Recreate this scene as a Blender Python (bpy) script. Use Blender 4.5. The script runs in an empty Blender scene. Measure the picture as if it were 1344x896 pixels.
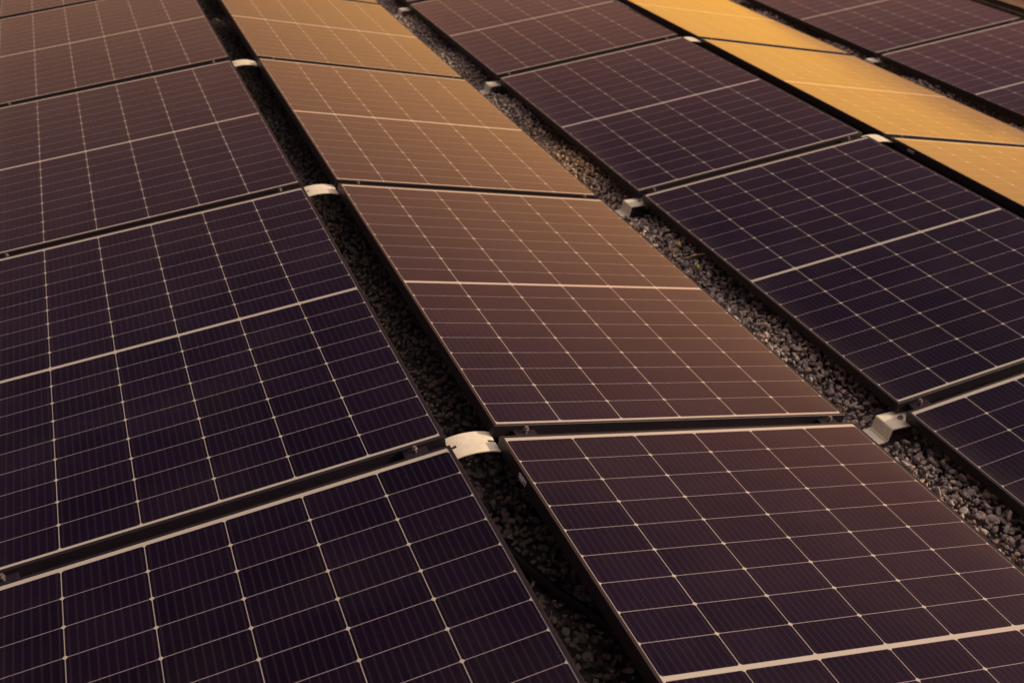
import bpy, bmesh, math, random
import numpy as np
from mathutils import Vector, Matrix, Euler

random.seed(7)
rng = np.random.default_rng(7)
SC = bpy.context.scene
COL = SC.collection
R = math.radians

# ------------------------------------------------------------------ camera
FRAME_FILL = True
cam_d = bpy.data.cameras.new("camera")
cam = bpy.data.objects.new("camera", cam_d)
COL.objects.link(cam)
SC.camera = cam
cam.location = (-0.750413, -2.240367, 1.617437)
cam.rotation_euler = (1.05516513, -0.0498646355, -0.366996369)
cam_d.sensor_width = 36.0
cam_d.lens = 28.6847 * (1344 / 986 if FRAME_FILL else 1.0)
cam_d.clip_start = 0.05
cam_d.clip_end = 500
cam_d.dof.use_dof = True
cam_d.dof.focus_distance = 2.75
cam_d.dof.aperture_fstop = 4.5

# ------------------------------------------------------------------ light
SUN_EL, SUN_AZ = 30.0, 110.0          # azimuth measured from +Y towards +X
sd = Vector((math.sin(R(SUN_AZ)) * math.cos(R(SUN_EL)), math.cos(R(SUN_AZ)) * math.cos(R(SUN_EL)), math.sin(R(SUN_EL))))
sun_d = bpy.data.lights.new("sun", 'SUN')
sun_d.energy = 3.5
sun_d.angle = R(3.0)
sun_d.color = (1.0, 0.82, 0.56)
sun = bpy.data.objects.new("sun", sun_d)
sun.rotation_euler = sd.to_track_quat('Z', 'Y').to_euler()
sun.location = (6, 0, 6)
COL.objects.link(sun)

W_ = bpy.data.worlds.new("World")
SC.world = W_
W_.use_nodes = True


class NT:
    """small helper for wiring node trees"""
    def __init__(s, tree):
        s.t = tree
        s.t.nodes.clear()

    def n(s, kind, **kw):
        nd = s.t.nodes.new(kind)
        for k, v in kw.items():
            setattr(nd, k, v)
        return nd

    def put(s, sock, v):
        if isinstance(v, bpy.types.NodeSocket):
            s.t.links.new(v, sock)
        else:
            sock.default_value = v

    def m(s, op, a, b=None, c=None, clamp=False):
        nd = s.n('ShaderNodeMath', operation=op, use_clamp=clamp)
        s.put(nd.inputs[0], a)
        if b is not None:
            s.put(nd.inputs[1], b)
        if c is not None:
            s.put(nd.inputs[2], c)
        return nd.outputs[0]

    def mix(s, fac, a, b, blend='MIX'):
        nd = s.n('ShaderNodeMix', data_type='RGBA', blend_type=blend)
        s.put(nd.inputs[0], fac)
        s.put(nd.inputs[6], a if isinstance(a, bpy.types.NodeSocket) else (*a[:3], 1))
        s.put(nd.inputs[7], b if isinstance(b, bpy.types.NodeSocket) else (*b[:3], 1))
        return nd.outputs[2]

    def ramp(s, fac, stops, interp='LINEAR'):
        nd = s.n('ShaderNodeValToRGB')
        cr = nd.color_ramp
        cr.interpolation = interp
        while len(cr.elements) < len(stops):
            cr.elements.new(0.5)
        for e, (p, c) in zip(cr.elements, stops):
            e.position = p
            e.color = (*c, 1)
        s.put(nd.inputs[0], fac)
        return nd.outputs[0]

    def noise(s, vec, scale, detail=3, rough=0.5):
        nd = s.n('ShaderNodeTexNoise')
        if vec is not None:
            s.put(nd.inputs['Vector'], vec)
        nd.inputs['Scale'].default_value = scale
        nd.inputs['Detail'].default_value = detail
        nd.inputs['Roughness'].default_value = rough
        return nd.outputs[0]


w = NT(W_.node_tree)
sky = w.n('ShaderNodeTexSky', sky_type='NISHITA')
sky.sun_disc = False
sky.sun_elevation = R(SUN_EL)
sky.sun_rotation = R(SUN_AZ)
sky.dust_density = 3.0
tinted = w.mix(1.0, sky.outputs[0], (0.90, 0.50, 0.60), 'MULTIPLY')
bg1 = w.n('ShaderNodeBackground')
w.put(bg1.inputs[0], tinted)
bg1.inputs[1].default_value = 0.055
# the hazy sunset band low in the sky, ahead and to the right
tc = w.n('ShaderNodeTexCoord')
sx = w.n('ShaderNodeSeparateXYZ')
w.put(sx.inputs[0], tc.outputs['Generated'])
az = w.m('ARCTAN2', sx.outputs[0], sx.outputs[1])
el = w.m('ARCSINE', sx.outputs[2])
dd = w.m('SUBTRACT', az, R(42))
da = w.m('ADD', w.m('DIVIDE', w.m('MINIMUM', dd, 0.0), R(34)), w.m('DIVIDE', w.m('MAXIMUM', dd, 0.0), R(24)))
ga = w.m('EXPONENT', w.m('MULTIPLY', w.m('MULTIPLY', da, da), -1.0))
de = w.m('DIVIDE', w.m('MAXIMUM', el, 0.0), R(20))
ge = w.m('EXPONENT', w.m('MULTIPLY', w.m('POWER', de, 2.7), -1.0))
gw = w.m('ADD', w.m('MULTIPLY', ga, 0.82), 0.18)
glow = w.m('MULTIPLY', ge, gw)
elf = w.m('DIVIDE', w.m('MAXIMUM', el, 0.0), R(30))
gcol = w.ramp(elf, [(0.0, (1.0, 0.475, 0.04)), (0.2, (1.0, 0.46, 0.06)), (0.45, (1.0, 0.43, 0.12)), (0.75, (1.0, 0.385, 0.20)), (1.0, (1.0, 0.40, 0.36))])
bg2 = w.n('ShaderNodeBackground')
w.put(bg2.inputs[0], gcol)
w.put(bg2.inputs[1], w.m('MULTIPLY', glow, 2.0))
# broad fill glow, added high on the right to brighten the gravel gaps
fill_dir = Vector((math.sin(R(130)) * math.cos(R(68)), math.cos(R(130)) * math.cos(R(68)), math.sin(R(68))))
dt = w.n('ShaderNodeVectorMath', operation='DOT_PRODUCT')
w.put(dt.inputs[0], tc.outputs['Generated'])
dt.inputs[1].default_value = fill_dir
ang = w.m('DIVIDE', w.m('ARCCOSINE', dt.outputs['Value']), R(27))
fill_glow = w.m('EXPONENT', w.m('MULTIPLY', w.m('MULTIPLY', ang, ang), -1.0))
bg3 = w.n('ShaderNodeBackground')
bg3.inputs[0].default_value = (1.0, 0.80, 0.70, 1)
w.put(bg3.inputs[1], w.m('MULTIPLY', fill_glow, 2.6))
add0 = w.n('ShaderNodeAddShader')
w.t.links.new(bg2.outputs[0], add0.inputs[0])
w.t.links.new(bg3.outputs[0], add0.inputs[1])
addn = w.n('ShaderNodeAddShader')
w.t.links.new(bg1.outputs[0], addn.inputs[0])
w.t.links.new(add0.outputs[0], addn.inputs[1])
wo = w.n('ShaderNodeOutputWorld')
w.t.links.new(addn.outputs[0], wo.inputs[0])

SC.view_settings.view_transform = 'Standard'
SC.view_settings.look = 'None'
SC.view_settings.exposure = 0.0
SC.view_settings.gamma = 1.0
SC.view_settings.use_curve_mapping = False

# ------------------------------------------------------------------ layout
L, W = 1.722, 1.134                  # glass of one panel
TILT = 0.15616
RIDGE, VALLEY, ROWGAP = 0.15367, 0.21307, 0.05857
CW = W * math.cos(TILT)
DROP = W * math.sin(TILT)
PERIOD = 2 * CW + RIDGE + VALLEY
PITCH = L + ROWGAP
LOWEDGE = 0.096                      # low panel edge above the gravel
GROUND = -DROP - LOWEDGE
LIP, FD = 0.009, 0.035               # frame lip width, frame depth
COLS = 'ABCDEFGH'


def edge_u(col, side):
    """u of the ridge / valley edge of a column of panels"""
    k = COLS.index(col)
    base = (k // 2) * PERIOD
    if k % 2 == 0:
        return base if side == 'ridge' else base - CW
    return base + RIDGE if side == 'ridge' else base + RIDGE + CW


def row_v(row):
    return (row - 2) * PITCH


# ------------------------------------------------------------------ materials
def new_mat(name):
    m = bpy.data.materials.new(name)
    m.use_nodes = True
    t = NT(m.node_tree)
    out = t.n('ShaderNodeOutputMaterial')
    p = t.n('ShaderNodeBsdfPrincipled')
    t.t.links.new(p.outputs[0], out.inputs[0])
    return m, t, p


def mat_glass():
    m, t, p = new_mat("solar_glass")
    tc = t.n('ShaderNodeTexCoord')
    oi = t.n('ShaderNodeObjectInfo')
    s = t.n('ShaderNodeSeparateXYZ')
    t.put(s.inputs[0], tc.outputs['Object'])
    x, y = s.outputs[0], s.outputs[1]
    mx, mn, mf, mc = 0.0016, 0.0095, 0.013, 0.0125
    px = (W - 2 * mx) / 6
    py = (L - mn - mf - mc) / 18
    y0 = -L / 2 + mn + 9 * py + mc / 2
    cx = t.m('DIVIDE', t.m('ADD', x, W / 2 - mx), px)
    fx = t.m('FRACT', cx)
    dx = t.m('MULTIPLY', t.m('SUBTRACT', 0.5, t.m('ABSOLUTE', t.m('SUBTRACT', fx, 0.5))), px)
    ys = t.m('SUBTRACT', y, y0)
    sa = t.m('ABSOLUTE', ys)
    cy = t.m('DIVIDE', t.m('SUBTRACT', sa, mc / 2), py)
    fy = t.m('FRACT', cy)
    dy = t.m('MULTIPLY', t.m('SUBTRACT', 0.5, t.m('ABSOLUTE', t.m('SUBTRACT', fy, 0.5))), py)
    lt = lambda a, b: t.m('LESS_THAN', a, b)
    gt = lambda a, b: t.m('GREATER_THAN', a, b)
    colg = lt(dx, 0.00105)
    side = gt(t.m('ABSOLUTE', x), W / 2 - mx)
    cen = lt(sa, mc / 2)
    end = gt(cy, 9.0)
    dia = lt(t.m('ADD', dx, dy), 0.0066)
    white = t.m('MAXIMUM', t.m('MAXIMUM', t.m('MAXIMUM', colg, side), t.m('MAXIMUM', cen, end)), dia)
    rowg = lt(dy, 0.0007)
    # busbars: ten hair-thin wires along every cell
    fb = t.m('FRACT', t.m('MULTIPLY', fx, 10.0))
    bus = lt(t.m('ABSOLUTE', t.m('SUBTRACT', fb, 0.5)), 0.12)
    # every cell its own shade
    cv = t.n('ShaderNodeCombineXYZ')
    t.put(cv.inputs[0], t.m('FLOOR', cx))
    t.put(cv.inputs[1], t.m('MULTIPLY', t.m('ADD', t.m('FLOOR', cy), 1.0), t.m('SIGN', ys)))
    t.put(cv.inputs[2], t.m('MULTIPLY', oi.outputs['Random'], 57.0))
    wn = t.n('ShaderNodeTexWhiteNoise', noise_dimensions='3D')
    t.put(wn.inputs['Vector'], cv.outputs[0])
    cell = t.mix(wn.outputs[0], (0.0048, 0.0022, 0.0074), (0.0084, 0.0038, 0.0118))
    dust_v = t.n('ShaderNodeVectorMath', operation='ADD')
    t.put(dust_v.inputs[0], tc.outputs['Object'])
    t.put(dust_v.inputs[1], cv.outputs[0]) if False else None
    off = t.n('ShaderNodeCombineXYZ')
    t.put(off.inputs[0], t.m('MULTIPLY', oi.outputs['Random'], 31.0))
    t.put(off.inputs[1], t.m('MULTIPLY', oi.outputs['Random'], 17.0))
    t.put(dust_v.inputs[1], off.outputs[0])
    dv = dust_v.outputs[0]
    c1 = t.mix(t.m('MULTIPLY', bus, 0.16), cell, (0.06, 0.045, 0.05))
    c2 = t.mix(t.m('MULTIPLY', rowg, 0.8), c1, (0.42, 0.36, 0.36))
    lines = t.m('MAXIMUM', t.m('MAXIMUM', colg, side), 0.0)
    broad = t.m('MAXIMUM', t.m('MAXIMUM', cen, end), dia)
    line_tone = t.m('ADD', 0.42, t.m('MULTIPLY', wn.outputs[0], 0.40))  # random tone of the column lines, cell by cell
    wcol = t.mix(t.m('MAXIMUM', broad, line_tone), (0.20, 0.17, 0.15), (0.58, 0.545, 0.45))
    c3 = t.mix(white, c2, wcol)
    big = t.noise(dv, 3.0, 4, 0.6)
    film = t.m('MULTIPLY', t.m('SUBTRACT', big, 0.42, clamp=True), 0.06)
    c4 = t.mix(film, c3, (0.30, 0.23, 0.20))
    speck = gt(t.noise(dv, 60.0, 2, 0.5), 0.79)
    c5 = t.mix(t.m('MULTIPLY', speck, 0.18), c4, (0.35, 0.30, 0.28))
    # rare dried smears and drips, and dust settled against the low edge
    stv = t.n('ShaderNodeVectorMath', operation='MULTIPLY')
    t.put(stv.inputs[0], dv)
    stv.inputs[1].default_value = (9.0, 34.0, 1.0)
    sm = t.m('MULTIPLY', t.m('SUBTRACT', t.noise(stv.outputs[0], 1.0, 5, 0.7), 0.70, clamp=True), 1.2, clamp=True)
    c5 = t.mix(sm, c5, (0.34, 0.29, 0.28))
    geo = t.n('ShaderNodeNewGeometry')
    gz = t.n('ShaderNodeSeparateXYZ')
    t.put(gz.inputs[0], geo.outputs['Position'])
    low = t.m('DIVIDE', t.m('SUBTRACT', -DROP + 0.016, gz.outputs[2]), 0.016, clamp=True)
    dirt = t.m('MULTIPLY', t.m('MULTIPLY', low, low), t.m('MULTIPLY', t.noise(dv, 14.0, 5, 0.7), 0.09))
    c5 = t.mix(dirt, c5, (0.30, 0.23, 0.19))
    t.put(p.inputs['Base Color'], c5)
    t.put(p.inputs['Roughness'], t.m('ADD', 0.10, t.m('MULTIPLY', big, 0.06)))
    p.inputs['IOR'].default_value = 1.38
    t.put(p.inputs['Metallic'], t.m('MULTIPLY', white, 0.30))
    bp = t.n('ShaderNodeBump')
    bp.inputs['Strength'].default_value = 0.12
    bp.inputs['Distance'].default_value = 0.01
    t.put(bp.inputs['Height'], t.noise(dv, 2.2, 2, 0.5))
    t.put(p.inputs['Normal'], bp.outputs[0])
    return m


def mat_metal(name, base, rough, metallic, nscale=40.0, namp=0.25):
    m, t, p = new_mat(name)
    tc = t.n('ShaderNodeTexCoord')
    nz = t.noise(tc.outputs['Object'], nscale, 4, 0.6)
    dark = tuple(c * (1 - namp) for c in base)
    t.put(p.inputs['Base Color'], t.mix(nz, dark, tuple(min(1, c * (1 + namp)) for c in base)))
    t.put(p.inputs['Roughness'], t.m('ADD', rough - 0.06, t.m('MULTIPLY', nz, 0.12)))
    p.inputs['Metallic'].default_value = metallic
    return m


def mat_stone():
    m, t, p = new_mat("river_stone")
    g = t.n('ShaderNodeNewGeometry')
    tc = t.n('ShaderNodeTexCoord')
    r = g.outputs['Random Per Island']
    c = t.ramp(r, [(0.0, (0.19, 0.165, 0.155)), (0.25, (0.40, 0.35, 0.32)), (0.5, (0.32, 0.28, 0.265)),
                   (0.72, (0.48, 0.41, 0.355)), (0.9, (0.52, 0.42, 0.33)), (1.0, (0.58, 0.42, 0.24))])
    nz = t.noise(tc.outputs['Object'], 130.0, 4, 0.65)
    # a sunlit patch further up the strip, put into the pebble colour
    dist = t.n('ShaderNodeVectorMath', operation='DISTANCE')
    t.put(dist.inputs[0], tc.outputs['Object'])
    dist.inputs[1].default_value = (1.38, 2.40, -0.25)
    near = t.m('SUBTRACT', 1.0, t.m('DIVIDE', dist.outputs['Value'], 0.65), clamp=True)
    sun_patch_f = t.m('MULTIPLY', near, t.m('ADD', 0.35, r), clamp=True)
    c = t.mix(sun_patch_f, c, (0.60, 0.44, 0.24))
    c2 = t.mix(0.7, c, t.ramp(nz, [(0.3, (0.35, 0.33, 0.33)), (0.7, (1.15, 1.1, 1.05))]), 'MULTIPLY')
    t.put(p.inputs['Base Color'], c2)
    p.inputs['Roughness'].default_value = 0.8
    b = t.n('ShaderNodeBump')
    b.inputs['Strength'].default_value = 0.35
    b.inputs['Distance'].default_value = 0.004
    t.put(b.inputs['Height'], nz)
    t.put(p.inputs['Normal'], b.outputs[0])
    return m


def mat_bed():
    m, t, p = new_mat("gravel_bed")
    tc = t.n('ShaderNodeTexCoord')
    v = t.n('ShaderNodeTexVoronoi')
    t.put(v.inputs['Vector'], tc.outputs['Object'])
    v.inputs['Scale'].default_value = 34.0
    c = t.ramp(v.outputs[0], [(0.0, (0.17, 0.135, 0.13)), (0.5, (0.10, 0.08, 0.08)), (1.0, (0.03, 0.025, 0.025))])
    t.put(p.inputs['Base Color'], c)
    p.inputs['Roughness'].default_value = 0.9
    b = t.n('ShaderNodeBump', invert=True)
    b.inputs['Strength'].default_value = 0.9
    b.inputs['Distance'].default_value = 0.02
    t.put(b.inputs['Height'], v.outputs[0])
    t.put(p.inputs['Normal'], b.outputs[0])
    return m


def mat_plain(name, base, rough=0.6, nscale=60, amp=0.25):
    return mat_metal(name, base, rough, 0.0, nscale, amp)


M_GLASS = mat_glass()
M_FRAME = mat_metal("black_anodised_frame", (0.0080, 0.0042, 0.0090), 0.5, 0.0, 25, 0.3)
M_ALU = mat_metal("bare_aluminium", (0.80, 0.74, 0.58), 0.5, 0.2, 45, 0.22)
M_STEEL = mat_metal("bolt_steel", (0.27, 0.24, 0.22), 0.4, 0.7, 80, 0.2)
M_CLAMP = mat_metal("dark_clamp", (0.035, 0.025, 0.032), 0.4, 0.5, 60, 0.2)
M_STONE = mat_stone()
M_BED = mat_bed()
M_RUBBER = mat_plain("black_rubber", (0.012, 0.009, 0.011), 0.55)
M_CLIP = mat_plain("grey_plastic", (0.30, 0.28, 0.30), 0.5)
M_STRAW = mat_plain("dry_straw", (0.30, 0.23, 0.15), 0.7)
M_LEAF = mat_plain("yellow_green_leaf", (0.36, 0.30, 0.05), 0.6)


# ------------------------------------------------------------------ mesh helpers
def link(name, bm, mat, parent=None, smooth=False):
    me = bpy.data.meshes.new(name)
    bm.normal_update()
    bm.to_mesh(me)
    bm.free()
    me.materials.append(mat)
    if smooth:
        for pl in me.polygons:
            pl.use_smooth = True
    o = bpy.data.objects.new(name, me)
    COL.objects.link(o)
    if parent:
        o.parent = parent
    return o


def thing(name, loc, rot=(0, 0, 0)):
    o = bpy.data.objects.new(name, None)
    o.empty_display_size = 0.05
    COL.objects.link(o)
    o.location = loc
    o.rotation_euler = rot
    return o


def tag(o, label, cat, group=None):
    o['label'] = label
    o['category'] = cat
    if group:
        o['group'] = group


def copy_thing(o):
    c = o.copy()
    COL.objects.link(c)
    for ch in o.children:
        d = ch.copy()
        COL.objects.link(d)
        d.parent = c
        for g in ch.children:
            e = g.copy()
            COL.objects.link(e)
            e.parent = d
    return c


def box(bm, x0, x1, y0, y1, z0, z1, bevel=0.0):
    r = bmesh.ops.create_cube(bm, size=1.0)
    vs = r['verts']
    for v in vs:
        v.co = Vector((x0 + (v.co.x + 0.5) * (x1 - x0), y0 + (v.co.y + 0.5) * (y1 - y0), z0 + (v.co.z + 0.5) * (z1 - z0)))
    if bevel:
        es = list({e for v in vs for e in v.link_edges})
        bmesh.ops.bevel(bm, geom=es, offset=bevel, segments=2, affect='EDGES', profile=0.5)
    return vs


def cyl(bm, p0, p1, r, seg=12, r2=None):
    p0, p1 = Vector(p0), Vector(p1)
    d = p1 - p0
    mt = Matrix.Translation((p0 + p1) / 2) @ d.to_track_quat('Z', 'Y').to_matrix().to_4x4()
    return bmesh.ops.create_cone(bm, cap_ends=True, segments=seg, radius1=r, radius2=r if r2 is None else r2, depth=d.length, matrix=mt)['verts']


def strip(bm, prof, y0, y1, th):
    """extrude an (x, z) profile line along y as a sheet of thickness th"""
    n = len(prof)
    lo = []
    for i, (x, z) in enumerate(prof):
        a = Vector(prof[max(i - 1, 0)])
        b = Vector(prof[min(i + 1, n - 1)])
        t = (b - a).normalized()
        lo.append((x + t.y * th, z - t.x * th))
    rows = []
    for y in (y0, y1):
        rows.append(([bm.verts.new((x, y, z)) for x, z in prof], [bm.verts.new((x, y, z)) for x, z in lo]))
    (t0, b0), (t1, b1) = rows
    for i in range(n - 1):
        bm.faces.new((t0[i], t0[i + 1], t1[i + 1], t1[i]))
        bm.faces.new((b0[i + 1], b0[i], b1[i], b1[i + 1]))
        bm.faces.new((t0[i + 1], t0[i], b0[i], b0[i + 1]))
        bm.faces.new((t1[i], t1[i + 1], b1[i + 1], b1[i]))
    bm.faces.new((t0[0], t1[0], b1[0], b0[0]))
    bm.faces.new((t1[-1], t0[-1], b0[-1], b1[-1]))
    bmesh.ops.recalc_face_normals(bm, faces=bm.faces[:])


def tube(bm, pts, r, seg=8):
    rings = []
    n = len(pts)
    pts = [Vector(p) for p in pts]
    for i, p in enumerate(pts):
        d = (pts[min(i + 1, n - 1)] - pts[max(i - 1, 0)]).normalized()
        q = d.to_track_quat('Z', 'Y')
        rings.append([bm.verts.new(p + q @ Vector((r * math.cos(2 * math.pi * k / seg), r * math.sin(2 * math.pi * k / seg), 0))) for k in range(seg)])
    for i in range(n - 1):
        for k in range(seg):
            bm.faces.new((rings[i][k], rings[i][(k + 1) % seg], rings[i + 1][(k + 1) % seg], rings[i + 1][k]))
    bm.faces.new(rings[0][::-1])
    bm.faces.new(rings[-1])


# ------------------------------------------------------------------ the setting: gravel on a flat roof
bm = bmesh.new()
GX0, GX1, GY0, GY1 = -120, 120, -120, 120
v4 = [bm.verts.new((x, y, GROUND - 0.018)) for x, y in ((GX0, GY0), (GX1, GY0), (GX1, GY1), (GX0, GY1))]
bm.faces.new(v4)
bed = link('gravel_ground', bm, M_BED)
bed['kind'] = 'structure'


def stone_protos(sub, n):
    res = []
    for k in range(n):
        b = bmesh.new()
        bmesh.ops.create_icosphere(b, subdivisions=sub, radius=1.0)
        r = np.random.default_rng(100 + k)
        co = np.array([v.co[:] for v in b.verts])
        dirs = r.normal(size=(11, 3))
        dirs /= np.linalg.norm(dirs, axis=1)[:, None]
        for d in dirs:                      # knock flats and bulges into the pebble
            h = co @ d
            cut = r.uniform(0.45, 0.8)
            over = np.maximum(h - cut, 0)
            co -= np.outer(over * 0.93, d)
        co *= r.uniform((0.8, 0.62, 0.5), (1.25, 1.0, 0.8))
        fa = np.array([[v.index for v in f.verts] for f in b.faces])
        b.free()
        res.append((co, fa))
    return res


def scatter_stones(lanes):
    P_hi, P_lo = stone_protos(2, 14), stone_protos(1, 10)
    V, F, base = [], [], 0
    for (x0, x1, y0, y1, lift) in lanes:
        for layer in range(3):
            sp = (0.0245, 0.034, 0.0165)[layer]
            if layer == 2 and not lift:
                continue
            xs = np.arange(x0, x1, sp)
            ys = np.arange(y0, y1, sp)
            gx, gy = np.meshgrid(xs, ys)
            pts = np.stack([gx.ravel(), gy.ravel()], 1) + rng.uniform(-0.5, 0.5, (gx.size, 2)) * sp
            if layer == 1:
                pts = pts[rng.random(len(pts)) < 0.75]
            for (x, y) in pts:
                if lift and any(abs(y - (r - 2) * PITCH - L - ROWGAP / 2) < 0.056 and -0.14 < x - vx < 0.06 for r in (1, 2, 3, 4) for vx in (PERIOD - CW, 2 * PERIOD - CW)):
                    continue                    # the brackets keep their own patch clear
                far = layer == 2 or y > 2.6 or y + x * 0.6 > 3.6
                co, fa = (P_lo if far else P_hi)[rng.integers(10)]
                s = 0.0092 + 0.0105 * rng.random() ** 1.8
                if layer == 2:
                    s = 0.007 + 0.004 * rng.random()
                q = Euler(rng.uniform(0, 6.28, 3)).to_matrix()
                c = co @ np.array(q).T * s
                c[:, 2] *= 0.85
                z = GROUND - 0.012 + lift * (0.6 + 0.4 * math.sin(y * 7 + x * 3)) + (0.0, 0.013, -0.007)[layer] + rng.uniform(-0.005, 0.006)
                V.append(c + (x, y, z))
                F.append(fa + base)
                base += len(co)
    V = np.concatenate(V)
    F = np.concatenate(F)
    me = bpy.data.meshes.new('gravel_stones')
    me.vertices.add(len(V))
    me.vertices.foreach_set('co', V.astype(np.float32).ravel())
    me.loops.add(F.size)
    me.loops.foreach_set('vertex_index', F.astype(np.int32).ravel())
    me.polygons.add(len(F))
    me.polygons.foreach_set('loop_start', np.arange(0, F.size, 3, dtype=np.int32))
    me.polygons.foreach_set('use_smooth', np.ones(len(F), dtype=bool))
    me.update(calc_edges=True)
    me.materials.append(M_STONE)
    o = bpy.data.objects.new('gravel_stones', me)
    COL.objects.link(o)
    o['kind'] = 'stuff'
    o['label'] = 'rounded grey and tan gravel lying between the rows of solar panels'
    o['category'] = 'gravel'
    print('stones verts', len(V))


def lane_ridge(k, y0, y1):
    a = k * PERIOD
    return (a - 0.06, a + RIDGE + 0.30, y0, y1, 0.0)


def lane_valley(k, y0, y1):
    a = k * PERIOD + RIDGE + CW
    return (a - 0.05, a + VALLEY + 0.16, y0, y1, 0.042 + 0.010 * k)


scatter_stones([lane_ridge(0, -1.95, 7.0), lane_valley(0, -1.9, 7.5), lane_ridge(1, -0.4, 7.0), lane_valley(1, 0.3, 7.5)])


# ------------------------------------------------------------------ solar panels
def make_panel():
    root = thing('solar_panel', (0, 0, 0))
    bm = bmesh.new()
    vs = [bm.verts.new((x, y, 0.0)) for x, y in ((-W / 2, -L / 2), (W / 2, -L / 2), (W / 2, L / 2), (-W / 2, L / 2))]
    bm.faces.new(vs)
    r = bmesh.ops.extrude_face_region(bm, geom=bm.faces[:])
    for v in [g for g in r['geom'] if isinstance(g, bmesh.types.BMVert)]:
        v.co.z -= 0.006
    bmesh.ops.recalc_face_normals(bm, faces=bm.faces[:])
    link('glass_face', bm, M_GLASS, root)
    bm = bmesh.new()
    t, lz = LIP, 0.0012
    prof = [(0.0, lz), (0.0, -0.007), (t - 0.002, -0.007), (t - 0.002, -FD + 0.002), (-0.018, -FD + 0.002), (-0.018, -FD),
            (t, -FD), (t, lz - 0.0008), (t - 0.0008, lz)]      # outward offset, z : section of the frame
    loops = []
    for (o, z) in prof:
        hx, hy = W / 2 + o, L / 2 + o
        loops.append([bm.verts.new((x, y, z)) for x, y in ((-hx, -hy), (hx, -hy), (hx, hy), (-hx, hy))])
    n = len(prof)
    for i in range(n):
        a, b = loops[i], loops[(i + 1) % n]
        for k in range(4):
            bm.faces.new((a[k], a[(k + 1) % 4], b[(k + 1) % 4], b[k]))
    bmesh.ops.recalc_face_normals(bm, faces=bm.faces[:])
    link('frame', bm, M_FRAME, root)
    bm = bmesh.new()
    box(bm, -0.05, 0.05, -0.02, 0.02, -0.028, -0.008, 0.003)
    link('junction_box', bm, M_RUBBER, root)
    return root


PANEL_LABELS = {
    ('A', 1): 'dark violet solar panel filling the bottom left corner, nearest of the leftmost column',
    ('A', 2): 'large dark violet panel of the leftmost column, behind the bottom left corner panel',
    ('A', 3): 'dark plum panel of the leftmost column, third from the bottom of the picture',
    ('A', 4): 'brown tinged panel of the leftmost column, fourth from the bottom of the picture',
    ('A', 5): 'thin sliver of brown panel in the very top left corner',
    ('B', 1): 'plum brown panel at bottom centre, nearest of the bronze column',
    ('B', 2): 'bronze brown panel in the middle of the picture, between two pale arched brackets',
    ('B', 3): 'copper coloured panel behind the central bronze brown one, third of its column',
    ('B', 4): 'light tan panel at the top of the bronze column, touching the upper picture edge',
    ('B', 5): 'barely visible strip of tan panel at the top edge beside the gravel',
    ('C', 1): 'dark violet panel showing only its corner at the right edge beside the gravel strip',
    ('C', 2): 'large dark violet panel right of the gravel strip, below the gold panels',
    ('C', 3): 'dark plum panel right of the gravel strip, second from the top in its column',
    ('C', 4): 'dark brown plum panel at the top edge between the gravel strip and gold panels',
    ('C', 5): 'hardly visible end of a dark panel at the top edge above the gravel strip',
    ('D', 2): 'gold reflecting panel cut by the right edge, lowest of the gold column',
    ('D', 3): 'long gold reflecting panel in the middle of the gold column',
    ('D', 4): 'gold reflecting panel at the top edge, farthest of the gold column',
    ('E', 3): 'dark brown panel cut by the right edge behind the gold column',
    ('E', 4): 'dark brown panel at the top right behind the gold column',
    ('G', 3): 'dark panel out of the picture on the right, beyond the far right dark panels',
    ('G', 4): 'dark panel just outside the top right corner beyond the reddish piece',
    ('F', 4): 'small reddish brown piece of panel in the top right corner',
}
PANELS = list(PANEL_LABELS)
proto = make_panel()
first = True
panel_of = {}
for (c, r_) in PANELS:
    o = proto if first else copy_thing(proto)
    first = False
    left = COLS.index(c) % 2 == 0
    ur, uv = edge_u(c, 'ridge'), edge_u(c, 'valley')
    jr = random.Random(hash((COLS.index(c) * 31 + r_)))
    o.location = ((ur + uv) / 2, row_v(r_) + L / 2, -DROP / 2 - (0.009 if c == 'D' else 0))
    o.rotation_euler = (R(jr.uniform(-0.22, 0.22)), (-TILT if left else TILT) + R(jr.uniform(-0.25, 0.25)) - (R(1.0) if c == 'D' else R(-2.2) if c == 'F' else 0), 0)
    tag(o, PANEL_LABELS[(c, r_)], 'solar panel', 'solar panels in tilted rows')
    panel_of[(c, r_)] = o


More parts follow.
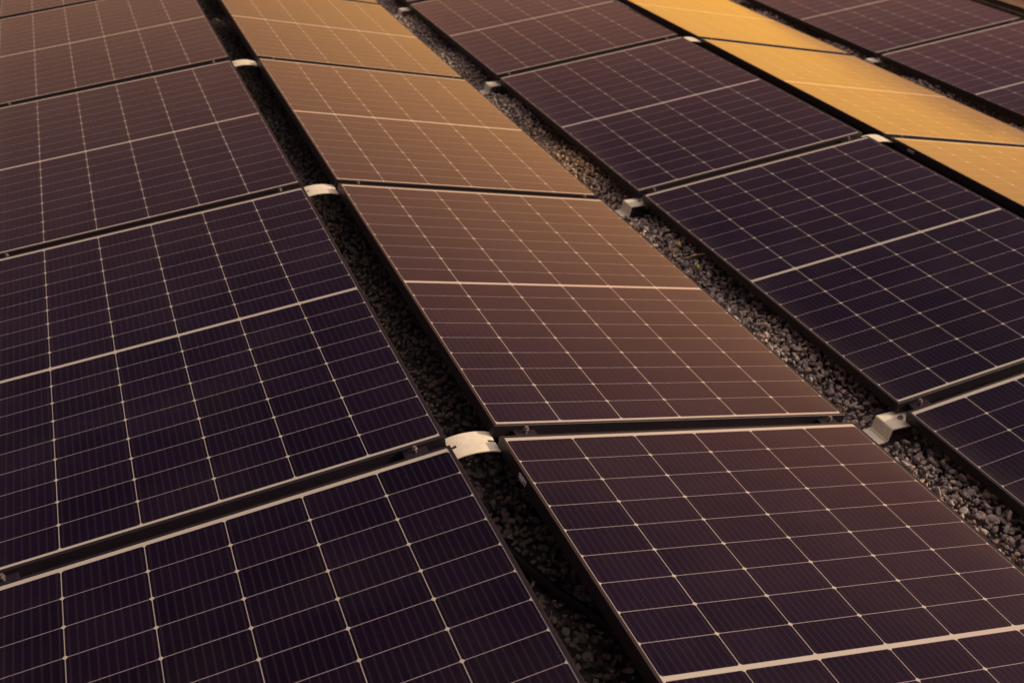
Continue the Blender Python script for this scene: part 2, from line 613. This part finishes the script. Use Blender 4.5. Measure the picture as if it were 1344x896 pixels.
# ------------------------------------------------------------------ ridge brackets
def make_ridge_bracket():
    root = thing('ridge_bracket', (0, 0, GROUND))
    H = -GROUND
    bm = bmesh.new()
    # arched cap with a bolt slot at either end: three strips side by side, the middle one shorter
    e = RIDGE / 2 - LIP - 0.005
    s = e - 0.020
    zz = lambda x: H - 0.021 - 0.010 * (abs(x) / e) ** 2.2

    def line(x0, x1):
        n = 14
        return [(x0 + (x1 - x0) * i / n, zz(x0 + (x1 - x0) * i / n)) for i in range(n + 1)]
    strip(bm, line(-e, e), -0.046, -0.0057, 0.003)
    strip(bm, line(-s, s), -0.0055, 0.0055, 0.003)
    strip(bm, line(-e, e), 0.0057, 0.046, 0.003)
    link('arched_cap', bm, M_ALU, root)
    for sg in (-1, 1):
        bm = bmesh.new()
        x = sg * (RIDGE / 2 + 0.150)
        box(bm, x - 0.010, x + 0.010, -0.016, 0.016, -0.012, H - 0.072, 0.002)
        link('leg', bm, M_FRAME, root)
    for sg in (-1, 1):                          # sloping rails, added to block sun slivers falling through the gap between panels
        bm = bmesh.new()
        vs = box(bm, 0.03, CW - 0.07, -0.042, 0.042, -FD - 0.016, -FD - 0.003, 0.001)
        mt = Matrix.Translation((sg * RIDGE / 2, 0, H)) @ Matrix.Rotation(sg * TILT, 4, 'Y') @ Matrix.Diagonal((sg, 1, 1, 1))
        bm.transform(mt)
        if sg < 0:
            bmesh.ops.reverse_faces(bm, faces=bm.faces[:])
        link('sun_block_rail', bm, M_FRAME, root)
    bm = bmesh.new()
    box(bm, -RIDGE / 2 - 0.18, RIDGE / 2 + 0.18, -0.03, 0.03, -0.020, -0.013, 0.001)
    link('foot_plate', bm, M_CLAMP, root)
    return root


GAPV = {r: row_v(r) + L + ROWGAP / 2 for r in range(0, 7)}     # middle of the gap beyond row r
rb = make_ridge_bracket()
first = True
RB_LABELS = {
    (0, 1): 'largest cream arched bracket, beside the top left corner of the bottom centre panel',
    (0, 2): 'cream arched bracket in the left gap at the top of the central bronze panel',
    (0, 3): 'small cream arched bracket highest up in the dark left gap',
    (1, 2): 'pale bracket by the left corner of the lowest gold panel',
    (1, 3): 'tiny pale bracket near the top edge, at the far end of the long gold panel',
}
for key in RB_LABELS:
    k, r_ = key
    o = rb if first else copy_thing(rb)
    first = False
    o.location = (k * PERIOD + RIDGE / 2, GAPV[r_], GROUND)
    tag(o, RB_LABELS[key], 'bracket', 'arched ridge brackets')


# ------------------------------------------------------------------ valley brackets
def make_valley_bracket():
    root = thing('valley_bracket', (0, 0, GROUND))
    zf = LOWEDGE - FD - 0.002                # underside of the low frame edge
    bm = bmesh.new()
    # x is measured from the low edge of the right-hand panel
    prof = [(0.12, zf + 0.012), (0.04, zf - 0.002), (-0.028, zf - 0.004), (-0.064, zf - 0.006), (-0.067, zf - 0.009), (-0.073, 0.012), (-0.076, 0.011), (-0.079, 0.013), (-0.083, 0.009), (-0.133, 0.004)]
    prof = prof[::-1]
    strip(bm, prof, -0.041, 0.041, 0.003)
    link('step_plate', bm, M_ALU, root)
    bm = bmesh.new()
    cyl(bm, (-0.006, 0, zf - 0.004), (-0.006, 0, zf + 0.010), 0.0045, 8)
    cyl(bm, (-0.006, 0, zf - 0.004), (-0.006, 0, zf + 0.004), 0.009, 6)
    link('bolt', bm, M_STEEL, root)
    return root


vb = make_valley_bracket()
first = True
VB_LABELS = {
    (0, 1): 'nearest pale stepped bracket on the gravel, right of the bottom centre panel',
    (0, 2): 'pale stepped bracket on the gravel beside the top of the central bronze panel',
    (0, 3): 'small pale stepped bracket on the gravel beside the copper panel corner',
    (0, 4): 'tiny pale stepped bracket at the very top of the gravel strip',
    (1, 3): 'tiny pale stepped bracket between the gold column and the dark far right panels',
}
for key in VB_LABELS:
    k, r_ = key
    o = vb if first else copy_thing(vb)
    first = False
    o.location = (k * PERIOD + RIDGE + CW + VALLEY, GAPV[r_], GROUND)
    tag(o, VB_LABELS[key], 'bracket', 'stepped valley brackets')


# ------------------------------------------------------------------ clamps in the gaps between panels
def make_clamp():
    root = thing('panel_clamp', (0, 0, 0))
    g = ROWGAP / 2 - LIP
    bm = bmesh.new()
    box(bm, -0.032, 0.032, -g + 0.001, g - 0.001, -0.034, -0.012, 0.002)
    link('clamp_body', bm, M_CLAMP, root)
    bm = bmesh.new()
    cyl(bm, (0, 0.004, -0.012), (0, 0.004, 0.0), 0.0045, 10)
    cyl(bm, (0, 0.004, 0.0), (0, 0.004, 0.006), 0.0055, 6)
    cyl(bm, (0, 0.004, -0.003), (0, 0.004, 0.0), 0.0072, 14)
    link('bolt', bm, M_STEEL, root)
    return root


cl = make_clamp()
first = True
G1 = {'A': 'leftmost column', 'B': 'bronze column', 'C': 'dark right column', 'D': 'gold column', 'E': 'far right column'}
G2 = {1: 'nearest', 2: 'second nearest', 3: 'third nearest', 4: 'farthest'}
CLAMPS = [('A', 1, 'ridge'), ('A', 1, 'valley'), ('A', 2, 'ridge'), ('A', 2, 'valley'), ('A', 3, 'ridge'), ('A', 3, 'valley'),
          ('B', 1, 'ridge'), ('B', 1, 'valley'), ('B', 2, 'ridge'), ('B', 2, 'valley'), ('B', 3, 'ridge'), ('B', 3, 'valley'),
          ('C', 1, 'valley'), ('C', 2, 'ridge'), ('C', 2, 'valley'), ('C', 3, 'ridge'), ('C', 3, 'valley'),
          ('D', 2, 'ridge'), ('D', 3, 'ridge'), ('D', 3, 'valley'), ('E', 3, 'valley'), ('E', 3, 'ridge')]
for (c, r_, sd_) in CLAMPS:
    o = cl if first else copy_thing(cl)
    first = False
    left = COLS.index(c) % 2 == 0
    ur, uv = edge_u(c, 'ridge'), edge_u(c, 'valley')
    f = 0.075 / CW if sd_ == 'ridge' else 1 - 0.06 / CW
    o.location = (ur + (uv - ur) * f, GAPV[r_], -DROP * f - (0.018 * (1 - f) if c == 'D' else 0))
    o.rotation_euler = (0, -TILT if left else TILT, 0)
    end = 'right' if left == (sd_ == 'ridge') else 'left'
    near = G2[r_] if c in 'ABC' else {2: 'lower', 3: 'upper'}[r_]
    tag(o, 'small clamp at the %s end of the %s gap in the %s' % (end, near, G1[c]), 'clamp', 'bolted clamps in the panel gaps')

# ------------------------------------------------------------------ clips on two panels, cable, stalk, leaves
for key, yl in ((('B', 1), 0.697), (('D', 2), 0.716)):
    bm = bmesh.new()
    xo = -(W / 2 + LIP)
    box(bm, xo - 0.0045, xo - 0.0005, yl - 0.022, yl + 0.022, -0.021, -0.008, 0.001)
    box(bm, xo - 0.0075, xo - 0.0046, yl - 0.010, yl + 0.010, -0.019, -0.011, 0.001)
    link('cable_clip', bm, M_CLIP, panel_of[key])

bm = bmesh.new()
ctl = [(0.02, 0.06), (0.06, -0.04), (0.105, -0.13), (0.152, -0.286), (0.190, -0.397), (0.233, -0.486), (0.262, -0.567), (0.276, -0.674), (0.30, -0.83), (0.36, -0.98)]
pts = []
for i in range(len(ctl) - 1):
    p0, p1, p2, p3 = [Vector(ctl[min(max(j, 0), len(ctl) - 1)]) for j in (i - 1, i, i + 1, i + 2)]
    for k in range(8):
        t = k / 8
        p = 0.5 * (2 * p1 + (p2 - p0) * t + (2 * p0 - 5 * p1 + 4 * p2 - p3) * t * t + (3 * p1 - p0 - 3 * p2 + p3) * t ** 3)
        pts.append((p.x, p.y, GROUND + 0.020 + 0.003 * math.sin(i * 1.7 + t * 2)))
tube(bm, pts, 0.0135, 12)
cable = link('cable', bm, M_RUBBER, smooth=True)
tag(cable, 'thick black cable lying on the gravel in the dark gap at bottom centre', 'cable')

bm = bmesh.new()
tube(bm, [(1.357, 1.158, GROUND + 0.062), (1.42, 1.170, GROUND + 0.070), (1.49, 1.176, GROUND + 0.068), (1.55, 1.188, GROUND + 0.056)], 0.0011, 6)
stalk = link('dry_stalk', bm, M_STRAW, smooth=True)
tag(stalk, 'thin dry straw stalk lying across the gravel strip', 'stalk')
for (x, y, lab) in ((1.423, 1.288, 'small yellow green leaf on the gravel strip, just above the dry stalk'),
                    (1.389, 1.073, 'small yellow green leaf on the gravel strip, just below the dry stalk')):
    bm = bmesh.new()
    n = 7
    for sd_ in (0, 1):
        pass
    top, bot = [], []
    for i in range(n):
        a = i / (n - 1)
        wd = 0.008 * math.sin(math.pi * min(1, a * 0.96 + 0.04)) + 0.0006
        z = 0.006 * math.sin(a * 3.0)
        top.append((bm.verts.new((a * 0.028 - 0.014, wd, z + 0.002)), bm.verts.new((a * 0.028 - 0.014, 0, z)), bm.verts.new((a * 0.028 - 0.014, -wd, z + 0.002))))
    for i in range(n - 1):
        for k in range(2):
            bm.faces.new((top[i][k], top[i][k + 1], top[i + 1][k + 1], top[i + 1][k]))
    bmesh.ops.solidify(bm, geom=bm.faces[:], thickness=0.0006)
    lf = link('leaf', bm, M_LEAF, smooth=True)
    lf.location = (x, y, GROUND + 0.066)
    lf.rotation_euler = (0.2, -0.25, 0.9 + x * 9)
    tag(lf, lab, 'leaf', 'yellow green leaves on the gravel')
